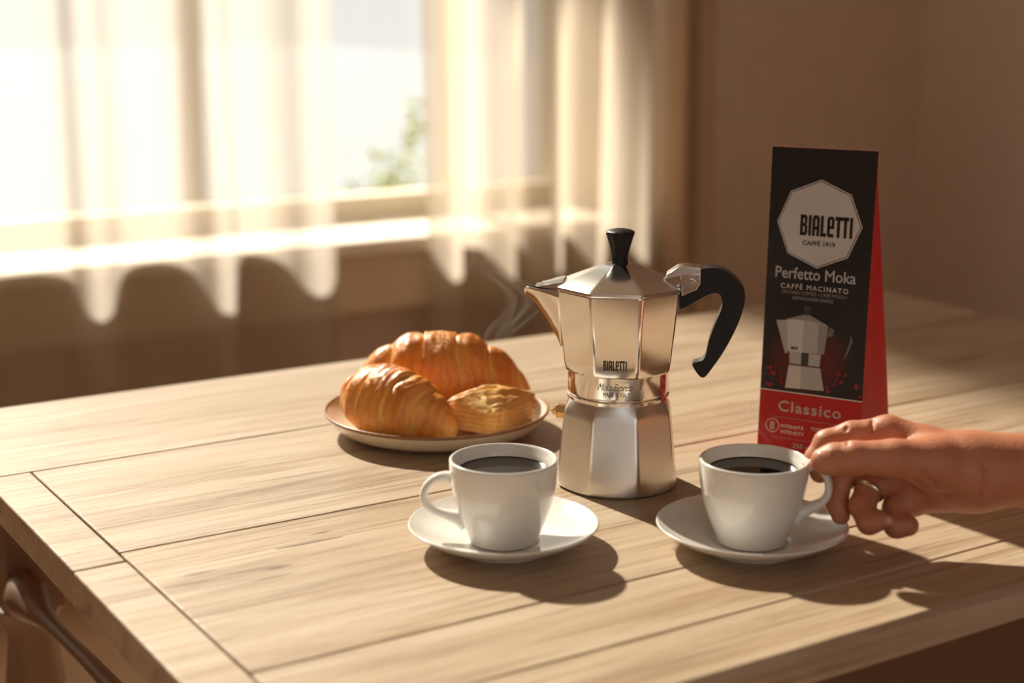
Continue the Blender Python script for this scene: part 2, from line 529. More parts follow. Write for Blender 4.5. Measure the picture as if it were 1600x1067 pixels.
# window_1: frame, rails, mullion, panes
w1 = bpy.data.objects.new('window_1', None); COL.objects.link(w1); w1.location = (0, 0, 0); struct(w1, 'wide window with cream frame behind sheer curtains')
FR = (3.06, 3.12)
m = MB()
m.box(WX0, WX1, *FR, WZ0, WZ0 + .055).box(WX0, WX1, *FR, WZ1 - .06, WZ1).box(WX0, WX0 + .06, *FR, WZ0 + .055, WZ1 - .06).box(WX1 - .06, WX1, *FR, WZ0 + .055, WZ1 - .06)
m.build('window_frame', 'trim', w1, bevel=0.004)
for x in (0.05, 1.78):
    MB().box(x - .025, x + .025, FR[0] + .005, FR[1] - .005, WZ0 + .056, WZ1 - .061).build('mullion', 'trim', w1, bevel=0.003)
for x0, x1 in ((WX0 + .061, 0.024), (0.076, 1.754), (1.806, WX1 - .061)):
    MB().box(x0, x1, 3.088, 3.092, WZ0 + .056, WZ1 - .061).build('pane', 'glass', w1, smooth=0)
struct(MB().box(WX0 - .08, WX1 + .08, 2.79, 3.06, WZ0 - .03, WZ0).build('trim_1', 'trim', None, bevel=0.006), 'cream window sill board catching the sun')
struct(MB().box(WX0 - .06, WX1 + .06, 2.86, 2.949, 0.455, WZ0 - .031).build('trim_2', 'apron', None, bevel=0.004), 'tan panel below the window sill')

# ------------------------------------------------------------------ outdoors
g = MB().box(-14, 18, 3.2, 40, -0.25, -0.1).build('ground', 'terrace', None, smooth=0)
struct(g, 'pale sunlit terrace outside the window')

def leaf_cloud(name, n, cen, rad, size, parent, mat='leaf', seed=1, hollow=0.35):
    rg = random.Random(seed); m = MB()
    for _ in range(n):
        while True:
            p = Vector((rg.uniform(-1, 1), rg.uniform(-1, 1), rg.uniform(-1, 1)))
            if hollow < p.length < 1: break
        p = Vector((p.x * rad[0] + cen[0], p.y * rad[1] + cen[1], p.z * rad[2] + cen[2]))
        u = Vector((rg.gauss(0, 1), rg.gauss(0, 1), rg.gauss(0, .6))).normalized()
        w = u.cross(Vector((rg.gauss(0, 1), rg.gauss(0, 1), rg.gauss(0, 1)))).normalized()
        s = size * rg.uniform(.6, 1.2); nn = u.cross(w) * s * .15
        m.add([tuple(p - u * s), tuple(p + w * s * .45 + nn), tuple(p + u * s), tuple(p - w * s * .45 + nn)], [(0, 1, 2, 3)])
    o = m.build(name, mat, parent, smooth=0)
    o['kind'] = 'stuff'
    return o

tr = thing('tree', 'leafy tree added on the terrace, its unseen crown shading the right end of the table', 'tree', (2.3, 6.2, -0.1))
MB().sweep([(0, 0, 0), (0.03, 0, 1.3), (-0.05, 0.02, 2.6), (-0.2, 0, 3.6), (-0.4, -0.1, 4.4)], [(.055, .055), (.05, .05), (.045, .045), (.05, .05), (.03, .03)], 10).build('trunk', 'bark', tr)
leaf_cloud('crown', 6500, (-0.38, -0.1, 4.98), (0.86, 0.9, 0.90), 0.075, tr, seed=3)  # out of view above; placed and sized to shade the table's right end
sh = thing('shrub', 'small green shrub outside, seen in the gap between the curtains', 'shrub', (2.62, 5.0, -0.1))
leaf_cloud('foliage', 260, (0, 0, 0.45), (0.20, 0.16, 0.22), 0.03, sh, seed=5, hollow=0.0)
MB().sweep([(0, 0, 0), (0.02, 0, 0.2), (0, 0, 0.4)], [(.012, .012), (.01, .01), (.006, .006)], 8).build('stem', 'bark', sh)
leaf_cloud('shoot', 34, (0.10, 0, 0.76), (0.06, 0.06, 0.13), 0.03, sh, seed=7, hollow=0.0)

# ------------------------------------------------------------------ curtains
def curtain(name, x0, x1, fn, z0, z1, mat, label, group=None, thick=0.0):
    nx = max(24, int((x1 - x0) / 0.012)); nz = 28
    V, Fc = [], []
    for j in range(nz + 1):
        z = z0 + (z1 - z0) * j / nz
        for i in range(nx + 1):
            x = x0 + (x1 - x0) * i / nx
            xx, yy = fn(x, z)
            V.append((xx, yy, z))
    for j in range(nz):
        for i in range(nx):
            a = j * (nx + 1) + i
            Fc.append((a, a + 1, a + nx + 2, a + nx + 1))
    o = MB().add(V, Fc).build(name, mat, None, smooth=80, solid=thick)
    return tag(o, label, 'curtain', group)

_slopes = {}
def pchip(knots, x):
    """monotone cubic through the knots"""
    key = id(knots)
    if key not in _slopes:
        X = [k[0] for k in knots]; Y = [k[1] for k in knots]
        d = [(Y[i + 1] - Y[i]) / (X[i + 1] - X[i]) for i in range(len(X) - 1)]
        m = [0.0] + [0.0 if d[i - 1] * d[i] <= 0 else 2 * d[i - 1] * d[i] / (d[i - 1] + d[i]) for i in range(1, len(d))] + [0.0]
        _slopes[key] = (X, Y, m)
    X, Y, m = _slopes[key]
    x = min(max(x, X[0]), X[-1])
    i = 0
    while i < len(X) - 2 and x > X[i + 1]: i += 1
    h = X[i + 1] - X[i]; t = (x - X[i]) / h
    return ((2 * t ** 3 - 3 * t * t + 1) * Y[i] + (t ** 3 - 2 * t * t + t) * h * m[i] + (-2 * t ** 3 + 3 * t * t) * Y[i + 1] + (t ** 3 - t * t) * h * m[i + 1])
# folds of the left panel: (x, distance from the sill edge into the room)
KL = [(-.6, .05), (-.45, .005), (-.33, .11), (-.2, .01), (-.08, .10), (.05, .008), (.17, .1), (.3, .012), (.42, .11), (.53, .01), (.585, .08), (.615, .08), (.66, .003), (.73, .001), (.79, .012), (.822, .085), (.845, .10), (.868, .085), (.885, .02), (.92, .002), (.955, .0005), (.99, .006), (1.025, .026), (1.055, .072), (1.08, .108), (1.108, .112), (1.116, .06), (1.122, .002), (1.15, .0005), (1.19, .010), (1.235, .042), (1.27, .085), (1.30, .10), (1.32, .095), (1.34, .06)]
def left_fold(x, z):
    return x + 0.006 * sin(7 * x + 2 * z) - (0.30 + 0.3 * max(0, x - .84)) * pchip(KL, x), 2.789 - pchip(KL, x) * (1 - 0.06 * (z - 0.6)) - 0.003 * (1 + sin(23 * x + 3 * z)) * min(1, 40 * pchip(KL, x))
curtain('sheer_curtain', -0.6, 1.336, left_fold, 0.03, 3.02, 'sheer', 'wide cream sheer curtain with scalloped shadow, left of the window gap', 'sheer curtains')
KR = [(1.53, .02), (1.545, .10), (1.575, .09), (1.60, .02), (1.66, .03), (1.70, .11), (1.745, .02), (1.79, .10), (1.82, .10), (1.85, .015), (1.89, .02), (1.905, .11), (1.94, .09), (1.965, .02), (2.0, .02), (2.03, .1), (2.06, .10), (2.09, .03)]
def right_fold(x, z):
    return x + 0.008 * sin(9 * x + 2.4 * z), 2.783 - pchip(KR, x) * (1 - 0.05 * (z - 0.6)) - 0.003 * sin(31 * x + 3 * z)
curtain('sheer_curtain', 1.53, 2.09, right_fold, 0.03, 3.02, 'sheer2', 'gathered cream sheer curtain behind the coffee pot, right of the window gap', 'sheer curtains')
KD = [(2.11, .03), (2.12, .12), (2.14, .12), (2.165, .03), (2.20, .11), (2.225, .10), (2.25, .04)]
curtain('drape', 2.11, 2.245, lambda x, z: (x + 0.004 * sin(3 * z), 2.79 - pchip(KD, x)), 0.03, 3.02, 'drape', 'narrow opaque tan drape hanging at the right end of the window', None, 0.003)

# ================================================================== the table
tb = thing('dining_table', 'pale oak plank table with dark underside filling the foreground', 'table', (0.8125, 0.9615, 0))
def plank(x0, x1, y0, y1, t=0.024):
    g = 0.0006
    ox, oy = 0.8125, 0.9615
    return MB().box(x0 + g - ox, x1 - g - ox, y0 + g - oy, y1 - g - oy, T - t, T).build('plank', 'oak', tb, bevel=0.0012, bseg=2)
TX0, TX1, TY0, TY1 = 0.25, 1.375, 0.583, 1.340
INX = 0.2855
plank(TX0, TX1, 1.137, TY1)
plank(INX, TX1, 0.930, 1.137)
plank(INX, TX1, 0.7145, 0.930)
plank(INX, TX1, 0.641, 0.7145)
plank(INX, TX1, TY0, 0.641)
plank(TX0, INX, 0.9127, 1.137)
plank(TX0, INX, TY0, 0.9127)
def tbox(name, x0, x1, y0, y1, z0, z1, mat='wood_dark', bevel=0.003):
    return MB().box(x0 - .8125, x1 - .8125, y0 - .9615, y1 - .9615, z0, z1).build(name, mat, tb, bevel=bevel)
ZT = T - 0.0245
tbox('apron', 0.34, 1.29, 0.63, 0.65, ZT - 0.08, ZT)
tbox('apron', 0.34, 1.29, 1.27, 1.29, ZT - 0.08, ZT)
tbox('apron', 1.29, 1.31, 0.65, 1.27, ZT - 0.08, ZT)
for x, y in ((0.29, 0.62), (1.28, 0.62), (0.29, 1.265), (1.28, 1.265)):
    prof = [(0.0, 0), (0.016, 0), (0.02, 0.02), (0.017, 0.06), (0.022, 0.3), (0.027, 0.5), (0.02, 0.56), (0.029, 0.585), (0.0, 0.585)]
    mm = MB().lathe(prof, 20, x + .025 - .8125, y + .025 - .9615)
    mm.box(x - .8125, x + .05 - .8125, y - .9615, y + .05 - .9615, 0.585, ZT)
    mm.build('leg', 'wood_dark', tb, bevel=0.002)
# turned end rail just below the left edge
rp = [(0.306, 1.285, 0.628), (0.303, 1.262, 0.617), (0.300, 1.235, 0.612), (0.300, 1.205, 0.611), (0.300, 1.17, 0.613), (0.300, 1.12, 0.616), (0.300, 1.05, 0.62), (0.300, 0.95, 0.622), (0.300, 0.80, 0.622), (0.303, 0.66, 0.622)]
rr = [.007, .012, .019, .013, .0075, .006, .0065, .0075, .0075, .008]
rail = crom([(x - .8125, y - .9615, z, r) for (x, y, z), r in zip(rp, rr)], 5)
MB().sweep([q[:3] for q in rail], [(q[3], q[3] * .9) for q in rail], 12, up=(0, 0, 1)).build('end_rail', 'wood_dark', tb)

# ================================================================== moka pot
A8 = [radians(-90 + 45 * k) for k in range(8)]
OFFS = [-22.5, -21.3, -19.5, -15, -8, 0, 8, 15, 19.5, 21.3]
def oct_ring(R, z, t=0.0, rnd=0.992):
    ap = R * cos(pi / 8); out = []
    for a in A8:
        for d in OFFS:
            r = min(ap / cos(radians(d)), R * rnd)
            r = r * (1 - t) + R * 0.955 * t
            out.append((r * cos(a + radians(d)), r * sin(a + radians(d)), z))
    return out

mk = thing('moka_pot', 'eight-sided polished aluminium stovetop coffee pot with black handle and knob', 'coffee pot', (0.6465, 0.881, T), radians(-36.2 - 3.0))
K = 0.001
m = MB(K)
m.loft([oct_ring(40, 0.0, 1), oct_ring(45.0, 0.3, .95), oct_ring(46.6, 1.8, .7), oct_ring(46.9, 5, .4), oct_ring(46.0, 14, .12), oct_ring(43.6, 36, .05), oct_ring(41.6, 54, .05), oct_ring(41.0, 58, .08), oct_ring(40.2, 60, .15), oct_ring(38.4, 65.0, .8), oct_ring(37.6, 66.5, 1), oct_ring(33, 67.5, 1)], True, True, True)
m.build('water_chamber', 'alu_base', mk, smooth=22)
MB(K).lathe([(30, 66), (35.6, 66), (37.2, 66.6), (37.2, 68.6), (35.4, 69.4), (35.6, 70.4), (36.6, 71), (36.9, 72), (36.7, 85), (36.9, 88), (30, 88)], 96).build('collar', 'alu', mk)
m = MB(K)
m.loft([oct_ring(34, 86.6, 1), oct_ring(38.8, 86.8, .6), oct_ring(40.2, 88.0, .25), oct_ring(40.9, 90.5, .06), oct_ring(41.6, 96, .0), oct_ring(44.4, 122, 0), oct_ring(46.7, 145.5, 0), oct_ring(46.4, 146.4, 0), oct_ring(44.6, 146.4, 0), oct_ring(44.2, 140, 0)], True, True, True)
m.build('upper_chamber', 'alu', mk, smooth=22)
# pouring spout
m = MB(K)
rings = []
for i in range(15):
    t = i / 14
    x = -41.0 - 27.4 * t
    kz = float(np.interp(x, [-68.4, -66, -62, -58.5, -50.4, -43, -41], [141.8, 140.2, 136.6, 132.8, 120.6, 106.5, 102]))
    zt = 146.0 + 0.6 * t ** 3 - (1.6 if i == 14 else 0)
    w = 17.6 * (1 - t) ** 0.85 + 2.6 * t
    rings.append([(x, w * s, zt - (zt - kz) * (1 - abs(s) ** 1.25)) for s in np.linspace(-1, 1, 17)])
m.loft(rings, False)
m.build('spout', 'alu', mk, smooth=50, solid=0.0013)
# lid, its beak over the spout, knob
lid_r = [oct_ring(44, 146.6, 0), oct_ring(47.2, 146.6, 0), oct_ring(47.6, 147.4, 0), oct_ring(47.2, 149.0, 0), oct_ring(45.6, 149.9, 0), oct_ring(13, 163.2, 0), oct_ring(9.5, 164.0, .6), oct_ring(4, 164.2, 1)]
lid = MB(K).loft(lid_r, True, True, True).build('lid', 'alu_lid', mk, smooth=20)
m = MB(K)
bk = [(-40, 15.5, 147.0, 152.2), (-46, 13.6, 147.0, 151.2), (-53, 10.5, 146.8, 149.2), (-56.5, 9.0, 146.8, 148.8), (-57, 8.6, 146.8, 147.9), (-60.5, 6.6, 146.6, 147.6)]
m.loft([[(x, -w, z0), (x, w, z0), (x, w, z1 - .6), (x, w * .55, z1), (x, -w * .55, z1), (x, -w, z1 - .6)] for x, w, z0, z1 in bk], True, True, True)
m.build('lid_beak', 'alu_lid', lid, smooth=20)
kn = MB(K)
kp = [(6.4, 163.6), (5.7, 166), (5.9, 170), (7.4, 176), (9.2, 182), (10.3, 185.5), (10.45, 186.3)]
kr = []
for r, z in kp:
    kr.append([(r * (1 + .035 * cos(8 * (a + pi / 8))) * cos(a), r * (1 + .035 * cos(8 * (a + pi / 8))) * sin(a), z) for a in [2 * pi * j / 64 for j in range(64)]])
for r, z in [(10.2, 187.0), (8.5, 188.0), (5, 188.9), (0.5, 189.2)]:
    kr.append([(r * cos(a), r * sin(a), z) for a in [2 * pi * j / 64 for j in range(64)]])
kn.loft(kr, True, True, True).build('knob', 'bake', lid, smooth=40)
# handle and hinge
HO = [(56, 162), (70, 163), (79.8, 158.2), (86.6, 151.2), (89.5, 144.5), (88.8, 135.5), (84.7, 121.6), (76.4, 103.8), (68.3, 90.8), (63.4, 83.9), (60.6, 82.9), (57.6, 85.2), (53.6, 91.4), (54.4, 93.0), (58.6, 94.6), (62.6, 98.2), (64.9, 109.8), (68.5, 121.5), (73.0, 133.2), (73.4, 139.2), (71.2, 144.4), (65.9, 144.6), (59.1, 141.2), (49.8, 135.4), (44.6, 133.0), (43.2, 134), (43.2, 143), (44.5, 153), (48, 160)]
ho = crom(HO, 3, True)
MB(K).prism(ho, -7.2, 7.2).build('handle', 'bake', mk, bevel=0.0042, bseg=5, bangle=50, smooth=60)
MB(K).prism([(33, 154.5), (33.6, 157.6), (41, 162.8), (47, 164.2), (58, 163.2), (58, 158.6), (45, 157.4)], -8.6, 8.6).build('hinge_plate', 'alu_lid', lid, bevel=0.0008)
ch = MB(K)
for s in (-1, 1):
    ch.prism([(43.4, 158.6), (58, 158.8), (57.8, 151.6), (55.2, 147.0), (50.4, 145.0), (44.6, 142.2)], s * 7.0, s * 8.7)
hb = ch.build('hinge_bracket', 'alu', mk, bevel=0.0006)
hp = MB(K)
hp.v = [(x * K, y * K, z * K) for x, y, z in []]
n = 20
for r0, r1, ya, yb in ((0, 4.2, -9.8, 9.8), (0, 2.0, -10.3, 10.3)):
    rg = [[(51.0 + r1 * cos(2 * pi * j / n), y, 151.0 + r1 * sin(2 * pi * j / n)) for j in range(n)] for y in (ya, yb)]
    hp.loft(rg, True, True, True)
hp.build('hinge_pin', 'alu', hb, smooth=40)
# safety valve
sv = MB(K)
def ringx(x, r, n, z=53):
    return [(x, r * cos(2 * pi * j / n), z + r * sin(2 * pi * j / n)) for j in range(n)]
sv.loft([ringx(-38, 5.6, 6), ringx(-44.6, 5.6, 6), ringx(-45.4, 4.9, 6)], True, True, True)
sv.loft([ringx(-45, 3.2, 16), ringx(-47.2, 3.2, 16), ringx(-47.8, 2.4, 16)], True, True, True)
sv.loft([ringx(-47.5, 1.3, 10), ringx(-49.2, 1.2, 10)], True, True, True)
sv.build('safety_valve', 'brass', mk, smooth=30)
def face_front(u, v, off):
    R = np.interp(v, [96, 122, 145.5], [41.6, 44.4, 46.7])
    return (u, -R * cos(pi / 8) - off, v)
print_on('logo_lettering', logo2d(16.6, 7.2), (-8.6, 93.6), face_front, 'ink', mk, 0.15)
def collar_front(u, v, off):
    r = 36.85 + off; a = u / 36.8
    return (r * sin(a), -r * cos(a), v)
print_on('script_lettering', text2d('Moka Express', 26, 5.2, 0.002, 0.55, 0.92), (-13.0, 78.4), collar_front, 'grey_ink', mk, 0.12)
print_on('small_lettering', text2d('MADE IN ITALY', 18.5, 2.9, 0.01), (-8.4, 74.0), collar_front, 'ink', mk, 0.12)

# ================================================================== cups and saucers
CUP_O = [(0, 6.0), (19, 6.0), (21.5, 5.0), (22.6, 5.4), (23.0, 7.2), (24.4, 11), (27.4, 18.5), (30.4, 27), (32.9, 36.5), (34.4, 45), (35.0, 53), (35.2, 58.6), (34.8, 60.0), (33.8, 60.3), (32.8, 59.6), (31.2, 56.5), (29.6, 52.5), (27.2, 40), (22, 20), (16, 12.5), (0, 11)]
def smooth_prof(p, k=3):
    return [(max(0, a), b) for a, b in crom(p, k)]
SAU = [(0, 4.2), (21, 4.2), (24, 4.4), (27, 5.6), (40, 8.6), (52, 12.6), (59.5, 16.6), (61.3, 17.6), (61.9, 17.0), (61.3, 16.0), (53, 10.4), (42, 5.6), (33, 2.8), (31.5, 0.3), (30.5, 0), (28.6, 0), (27.6, 1.6), (20, 1.9), (0, 1.9)]
def cup(loc, yaw, label, handle, section):
    c = thing('coffee_cup', label, 'cup', (loc[0], loc[1], T), radians(yaw), 'white espresso cups')
    MB(K).lathe(smooth_prof(CUP_O), 96).build('bowl', 'ceramic', c, smooth=60)
    pth = crom([(*p, *s) for p, s in zip(handle, section)], 6)
    MB(K).sweep([q[:3] for q in pth], [(q[3], q[4]) for q in pth], 16, up=(0, 1, 0)).build('handle', 'ceramic', c, smooth=70)
    MB(K).lathe([(0, 52.0), (26.5, 52.0), (28.6, 52.15), (29.55, 52.6)], 64).build('coffee', 'coffee', c, smooth=60)
    return c
def saucer(loc, label):
    s = thing('saucer', label, 'saucer', (loc[0], loc[1], T), 0, 'white saucers')
    MB(K).lathe(smooth_prof(SAU), 96).build('dish', 'ceramic', s, smooth=60)
    return s
C1, C2 = (0.5021, 0.8077), (0.6382, 0.7208)
saucer(C1, 'white saucer under the cup whose handle points left, nobody holding it')
saucer(C2, 'white saucer under the cup that the hand holds')
cup(C1, -31.9, 'white cup of black coffee with free handle pointing left, before the pastry plate',
    [(-32.5, 0, 46.5), (-38, -1, 48.2), (-44, -2, 47.2), (-49.5, -3, 42.5), (-51.4, -3, 36.0), (-49.4, -3, 30.0), (-44.6, -2.4, 25.8), (-37, -1.5, 22.6), (-29, -1, 20), (-24.5, -.5, 17)],
    [(4.6, 5.6), (3.4, 5.0), (2.9, 4.6), (2.7, 4.4), (2.7, 4.3), (2.8, 4.3), (3.0, 4.6), (3.6, 5.2), (5.0, 6.2), (6.5, 7.0)])
cup(C2, -41.5, 'white cup of black coffee held by the hand, handle pointing right',
    [(32, 0, 56.0), (37, 0, 57.8), (41.8, 0, 56.0), (46.2, 0, 50.5), (48.0, 0, 44), (47.2, 0, 37.6), (43.2, 0, 32.6), (37, 0, 29), (30, 0, 25), (26, 0, 21)],
    [(4.4, 5.4), (3.6, 5.2), (3.0, 4.8), (2.7, 4.5), (2.6, 4.4), (2.7, 4.4), (3.0, 4.6), (3.8, 5.2), (5.2, 6.2), (6.4, 7.0)])

# ================================================================== plate of pastries
PL = (0.6024, 1.073)
pl = thing('plate', 'shallow cream stoneware plate with brown rim under the pastries', 'plate', (PL[0], PL[1], T), radians(-29.3))
pp = smooth_prof([(0, 6.0), (60, 6.0), (72, 7.0), (82, 11.5), (88.5, 17.2), (91.0, 19.6)])
pu = smooth_prof([(92.6, 19.4), (90, 14.6), (82, 6.6), (70, 2.0), (60, 0.2), (57, 0), (54, 0), (52, 1.6), (0, 1.8)])
MB(K).lathe(pp + pu, 96).build('dish', 'stoneware', pl, smooth=60)
MB(K).lathe([(90.6, 19.2), (91.2, 20.3), (92.2, 20.6), (93.0, 20.0), (92.9, 18.6), (91.9, 17.6)] + [(90.6, 19.2)], 96).build('rim', 'rim', pl, smooth=60)

def set_layer(o, vals, nm='layer'):
    at = o.data.attributes.new(nm, 'FLOAT', 'POINT')
    at.data.foreach_set('value', vals)

def croissant(label, axis, R, nb, loc, yaw, seed, flat=0.78, power=0.75, tip=0.16, hmax=1.0, sq=0.86):
    """axis: three plan/height points of a curved core; wraps step down from the middle to both tips"""
    rg = random.Random(seed)
    ph = [rg.uniform(0, 6.28) for _ in range(24)]
    A = [np.array(p, float) for p in axis]
    nu, nt = 220, 84
    V, lay, bnd, Fc = [], [], [], []
    for i in range(nu + 1):
        u = i / nu
        c = A[0] * (1 - u) ** 2 + A[1] * 2 * u * (1 - u) + A[2] * u * u
        d = (A[1] - A[0]) * (1 - u) + (A[2] - A[1]) * u
        d /= np.linalg.norm(d)
        side = np.cross(d, (0, 0, 1)); side /= np.linalg.norm(side); up = np.cross(side, d)
        for j in range(nt):
            th = 2 * pi * j / nt
            s = abs(u - 0.5) * 2
            wob = 0.10 * sin(th * 1 + ph[0]) + 0.06 * sin(2 * th + ph[1]) + (0.10 if u > .5 else -0.05) * sin(th + ph[2])
            q = s * nb + wob + 0.42
            k = math.floor(q); fr = q - k
            env = max(0.0, 1 - (s * .985) ** 2.1) ** power
            r = R * (tip * (1 - s ** 6) + (1 - tip) * env) if s < 0.999 else R * 0.02
            edge = max(0.0, 1 - fr / 0.10) if k > 0 else 0
            lobe = sin(pi * min(1, max(0, fr * .94 + .06))) ** 0.7 if k > 0 else 0.9
            r *= 0.90 + 0.15 * lobe
            r *= 1 + 0.014 * sin(7 * th + 5 * fr + ph[3 + k % 8]) + 0.022 * sin(3 * th + ph[11 + k % 8])
            p = c + side * (r * cos(th) * sq) + up * (r * sin(th) * (flat if sin(th) < 0 else hmax))
            rr = sqrt(p[0] ** 2 + p[1] ** 2)
            p[2] = max(p[2], float(np.interp(rr, [0, 60, 72, 82, 88.5, 92], [6.4, 6.4, 7.6, 12.2, 18, 21])))
            V.append(tuple(p))
            lay.append(min(1, max(0, 0.10 + 0.55 * lobe + 0.22 * sin(th) - 0.5 * edge + 0.1 * sin(17 * u + 3 * th + ph[5]))))
            bnd.append(q * 9 + u * 4)
    for i in range(nu):
        for j in range(nt):
            a = i * nt + j; b = i * nt + (j + 1) % nt
            Fc.append((a, b, b + nt, a + nt))
    Fc.append(tuple(range(nt - 1, -1, -1))); Fc.append(tuple(nu * nt + j for j in range(nt)))
    me = bpy.data.meshes.new('croissant')
    me.from_pydata([tuple(c * K for c in v) for v in V], [], Fc)
    me.materials.append(M['croissant'])
    me.shade_smooth(); me.set_sharp_from_angle(angle=radians(75))
    o = bpy.data.objects.new('croissant', me)
    COL.objects.link(o)
    set_layer(o, lay); set_layer(o, bnd, 'band')
    o.location = (loc[0], loc[1], T); o.rotation_euler = (0, 0, radians(yaw))
    return tag(o, label, 'croissant', 'croissants on the plate')

croissant('long croissant lying at the back of the plate', [(-72, 46, 30), (4, 30, 44), (80, 40, 24)], 37, 2.9, PL, -29.3, 2, flat=0.85, power=1.35, tip=0.36, hmax=1.06)
croissant('short plump croissant at the front left of the plate, its tip towards the viewer', [(-68, 0, 26), (-48, -38, 40), (15, -58, 13)], 34.5, 2.5, PL, -29.3, 8, flat=0.75, power=0.66, tip=0.20, hmax=0.92)

# layered puff pastry
def puff():
    rg = random.Random(11)
    cor = [np.array(p) for p in ((4, -34), (48, -54), (86, -10), (40, 0))]
    def top(s, t): return (1 - s) * (1 - t) * 37 + s * (1 - t) * 30 + s * t * 36 + (1 - s) * t * 43
    def bot(s, t): return (1 - s) * (1 - t) * 12 + s * (1 - t) * 8.5 + s * t * 10.5 + (1 - s) * t * 15
    n = 96; V, lay, Fc = [], [], []
    def outline(a, sc):
        c, s = cos(a), sin(a)
        e = 0.30
        x = math.copysign(abs(c) ** e, c); y = math.copysign(abs(s) ** e, s)
        return 0.5 + 0.5 * x * sc, 0.5 + 0.5 * y * sc
    levels = []
    NL = 11
    for i in range(NL + 1):
        h = i / NL
        z = (i % 2)
        levels.append((h, 1.0 - 0.075 * z - 0.10 * max(0, h - .8) * 3 - 0.06 * (1 - h) ** 2, 1.0 - z))
    for h, sc, l in levels:
        for j in range(n):
            a = 2 * pi * j / n
            k2 = sc * (1 + 0.012 * sin(5 * a + 9 * h) + 0.01 * sin(13 * a + 30 * h))
            s, t = outline(a, k2)
            xy = (1 - s) * (1 - t) * cor[0] + s * (1 - t) * cor[1] + s * t * cor[2] + (1 - s) * t * cor[3]
            z = bot(s, t) + (top(s, t) - bot(s, t)) * h * 0.93 + 0.9 * sin(3 * a + 4) * h
            V.append((xy[0], xy[1], z)); lay.append(0.02 + 0.34 * l + 0.30 * h + 0.1 * sin(7 * a))
    nl = len(levels)
    for i in range(nl - 1):
        for j in range(n):
            a = i * n + j; b = i * n + (j + 1) % n
            Fc.append((a, b, b + n, a + n))
    NR = 22
    for i in range(1, NR + 1):
        f = 1 - i / NR
        for j in range(n):
            a = 2 * pi * j / n
            s, t = outline(a, levels[-1][1] * f)
            xy = (1 - s) * (1 - t) * cor[0] + s * (1 - t) * cor[1] + s * t * cor[2] + (1 - s) * t * cor[3]
            dome = (1 - f ** 3) * 6.0
            groove = 0
            for g0, w in ((-0.10, .045), (0.16, .04), (-0.34, .05), (0.36, .04)):
                groove += math.exp(-(((s - .5) * .75 + (t - .5) * -.45 - g0 + .02 * sin(9 * t)) / w) ** 2)
            z = bot(s, t) + (top(s, t) - bot(s, t)) * .93 + dome - 3.0 * groove * (1 - f ** 4) + .7 * sin(23 * s + 4) * sin(19 * t)
            V.append((xy[0], xy[1], z)); lay.append(0.62 + 0.22 * sin(6 * s + 5 * t) - 0.42 * groove)
    b0 = (nl - 1) * n
    for i in range(NR):
        for j in range(n):
            a = b0 + i * n + j; b = b0 + i * n + (j + 1) % n
            Fc.append((a, b, b + n, a + n))
    Fc.append(tuple(range(n - 1, -1, -1)))
    me = bpy.data.meshes.new('puff_pastry')
    me.from_pydata([tuple(c * K for c in v) for v in V], [], Fc)
    me.materials.append(M['puff'])
    me.shade_smooth(); me.set_sharp_from_angle(angle=radians(80))
    o = bpy.data.objects.new('puff_pastry', me); COL.objects.link(o)
    set_layer(o, lay)
    o.location = (PL[0], PL[1], T); o.rotation_euler = (0, 0, radians(-29.3))
    tag(o, 'square layered puff pastry at the front right of the plate', 'pastry')
puff()

# ================================================================== coffee bag
bg = thing('coffee_bag', 'tall black and red ground coffee bag behind the hand', 'bag', (0.8221, 0.8526, T), radians(-63.2))
HB = 241.0
def bag_front(u, v, off):
    return (u, -28 + 10 * v / HB - off, v)
m = MB(K)
NV = 24
def bag_pts(v):
    t = v / HB
    yf = -28 + 10 * t
    yb = 48 - (48 + 17.4) * min(1, max(0, t / 0.93)) ** 1.15
    w = 41 - 0.4 * sin(pi * t)
    ym = (yf + yb) / 2; gus = 7.5 * min(1, t * 1.2) * min(1, (yb - yf) / 20)
    return yf, max(yb, yf + .8), w, ym, gus
rows = []
for i in range(NV + 1):
    v = 53.8 * i / 6 if i <= 6 else 53.8 + (HB - 53.8) * (i - 6) / (NV - 6)
    yf, yb, w, ym, gus = bag_pts(v)
    rows.append([(-w, yf, v), (0, yf, v), (w, yf, v), (w, (yf * 3 + yb) / 4, v), (w - gus, ym, v), (w, (yf + yb * 3) / 4, v), (w, yb, v), (0, yb, v), (-w, yb, v), (-w, (yf + yb * 3) / 4, v), (-w + gus, ym, v), (-w, (yf * 3 + yb) / 4, v)])
nr = 12
V = [p for r in rows for p in r]
Fr, Fs = [], []
for i in range(NV):
    for j in range(nr):
        a, b = i * nr + j, i * nr + (j + 1) % nr
        q = (a, b, b + nr, a + nr)
        (Fr if (j in (0, 1) and i >= 6) else Fs).append(q)
Fs.append(tuple(range(nr - 1, -1, -1))); Fs.append(tuple(NV * nr + j for j in range(nr)))
m.add(V, Fs, 0)
o0 = len(m.v)
m.f += [tuple(q) for q in Fr]; m.mi += [1] * len(Fr)
bag = m.build('pouch', ['bag_red', 'bag_black'], bg, smooth=40)
md = bag.modifiers.new('bevel', 'BEVEL'); md.width = 0.0012; md.segments = 2; md.limit_method = 'ANGLE'; md.angle_limit = radians(60)

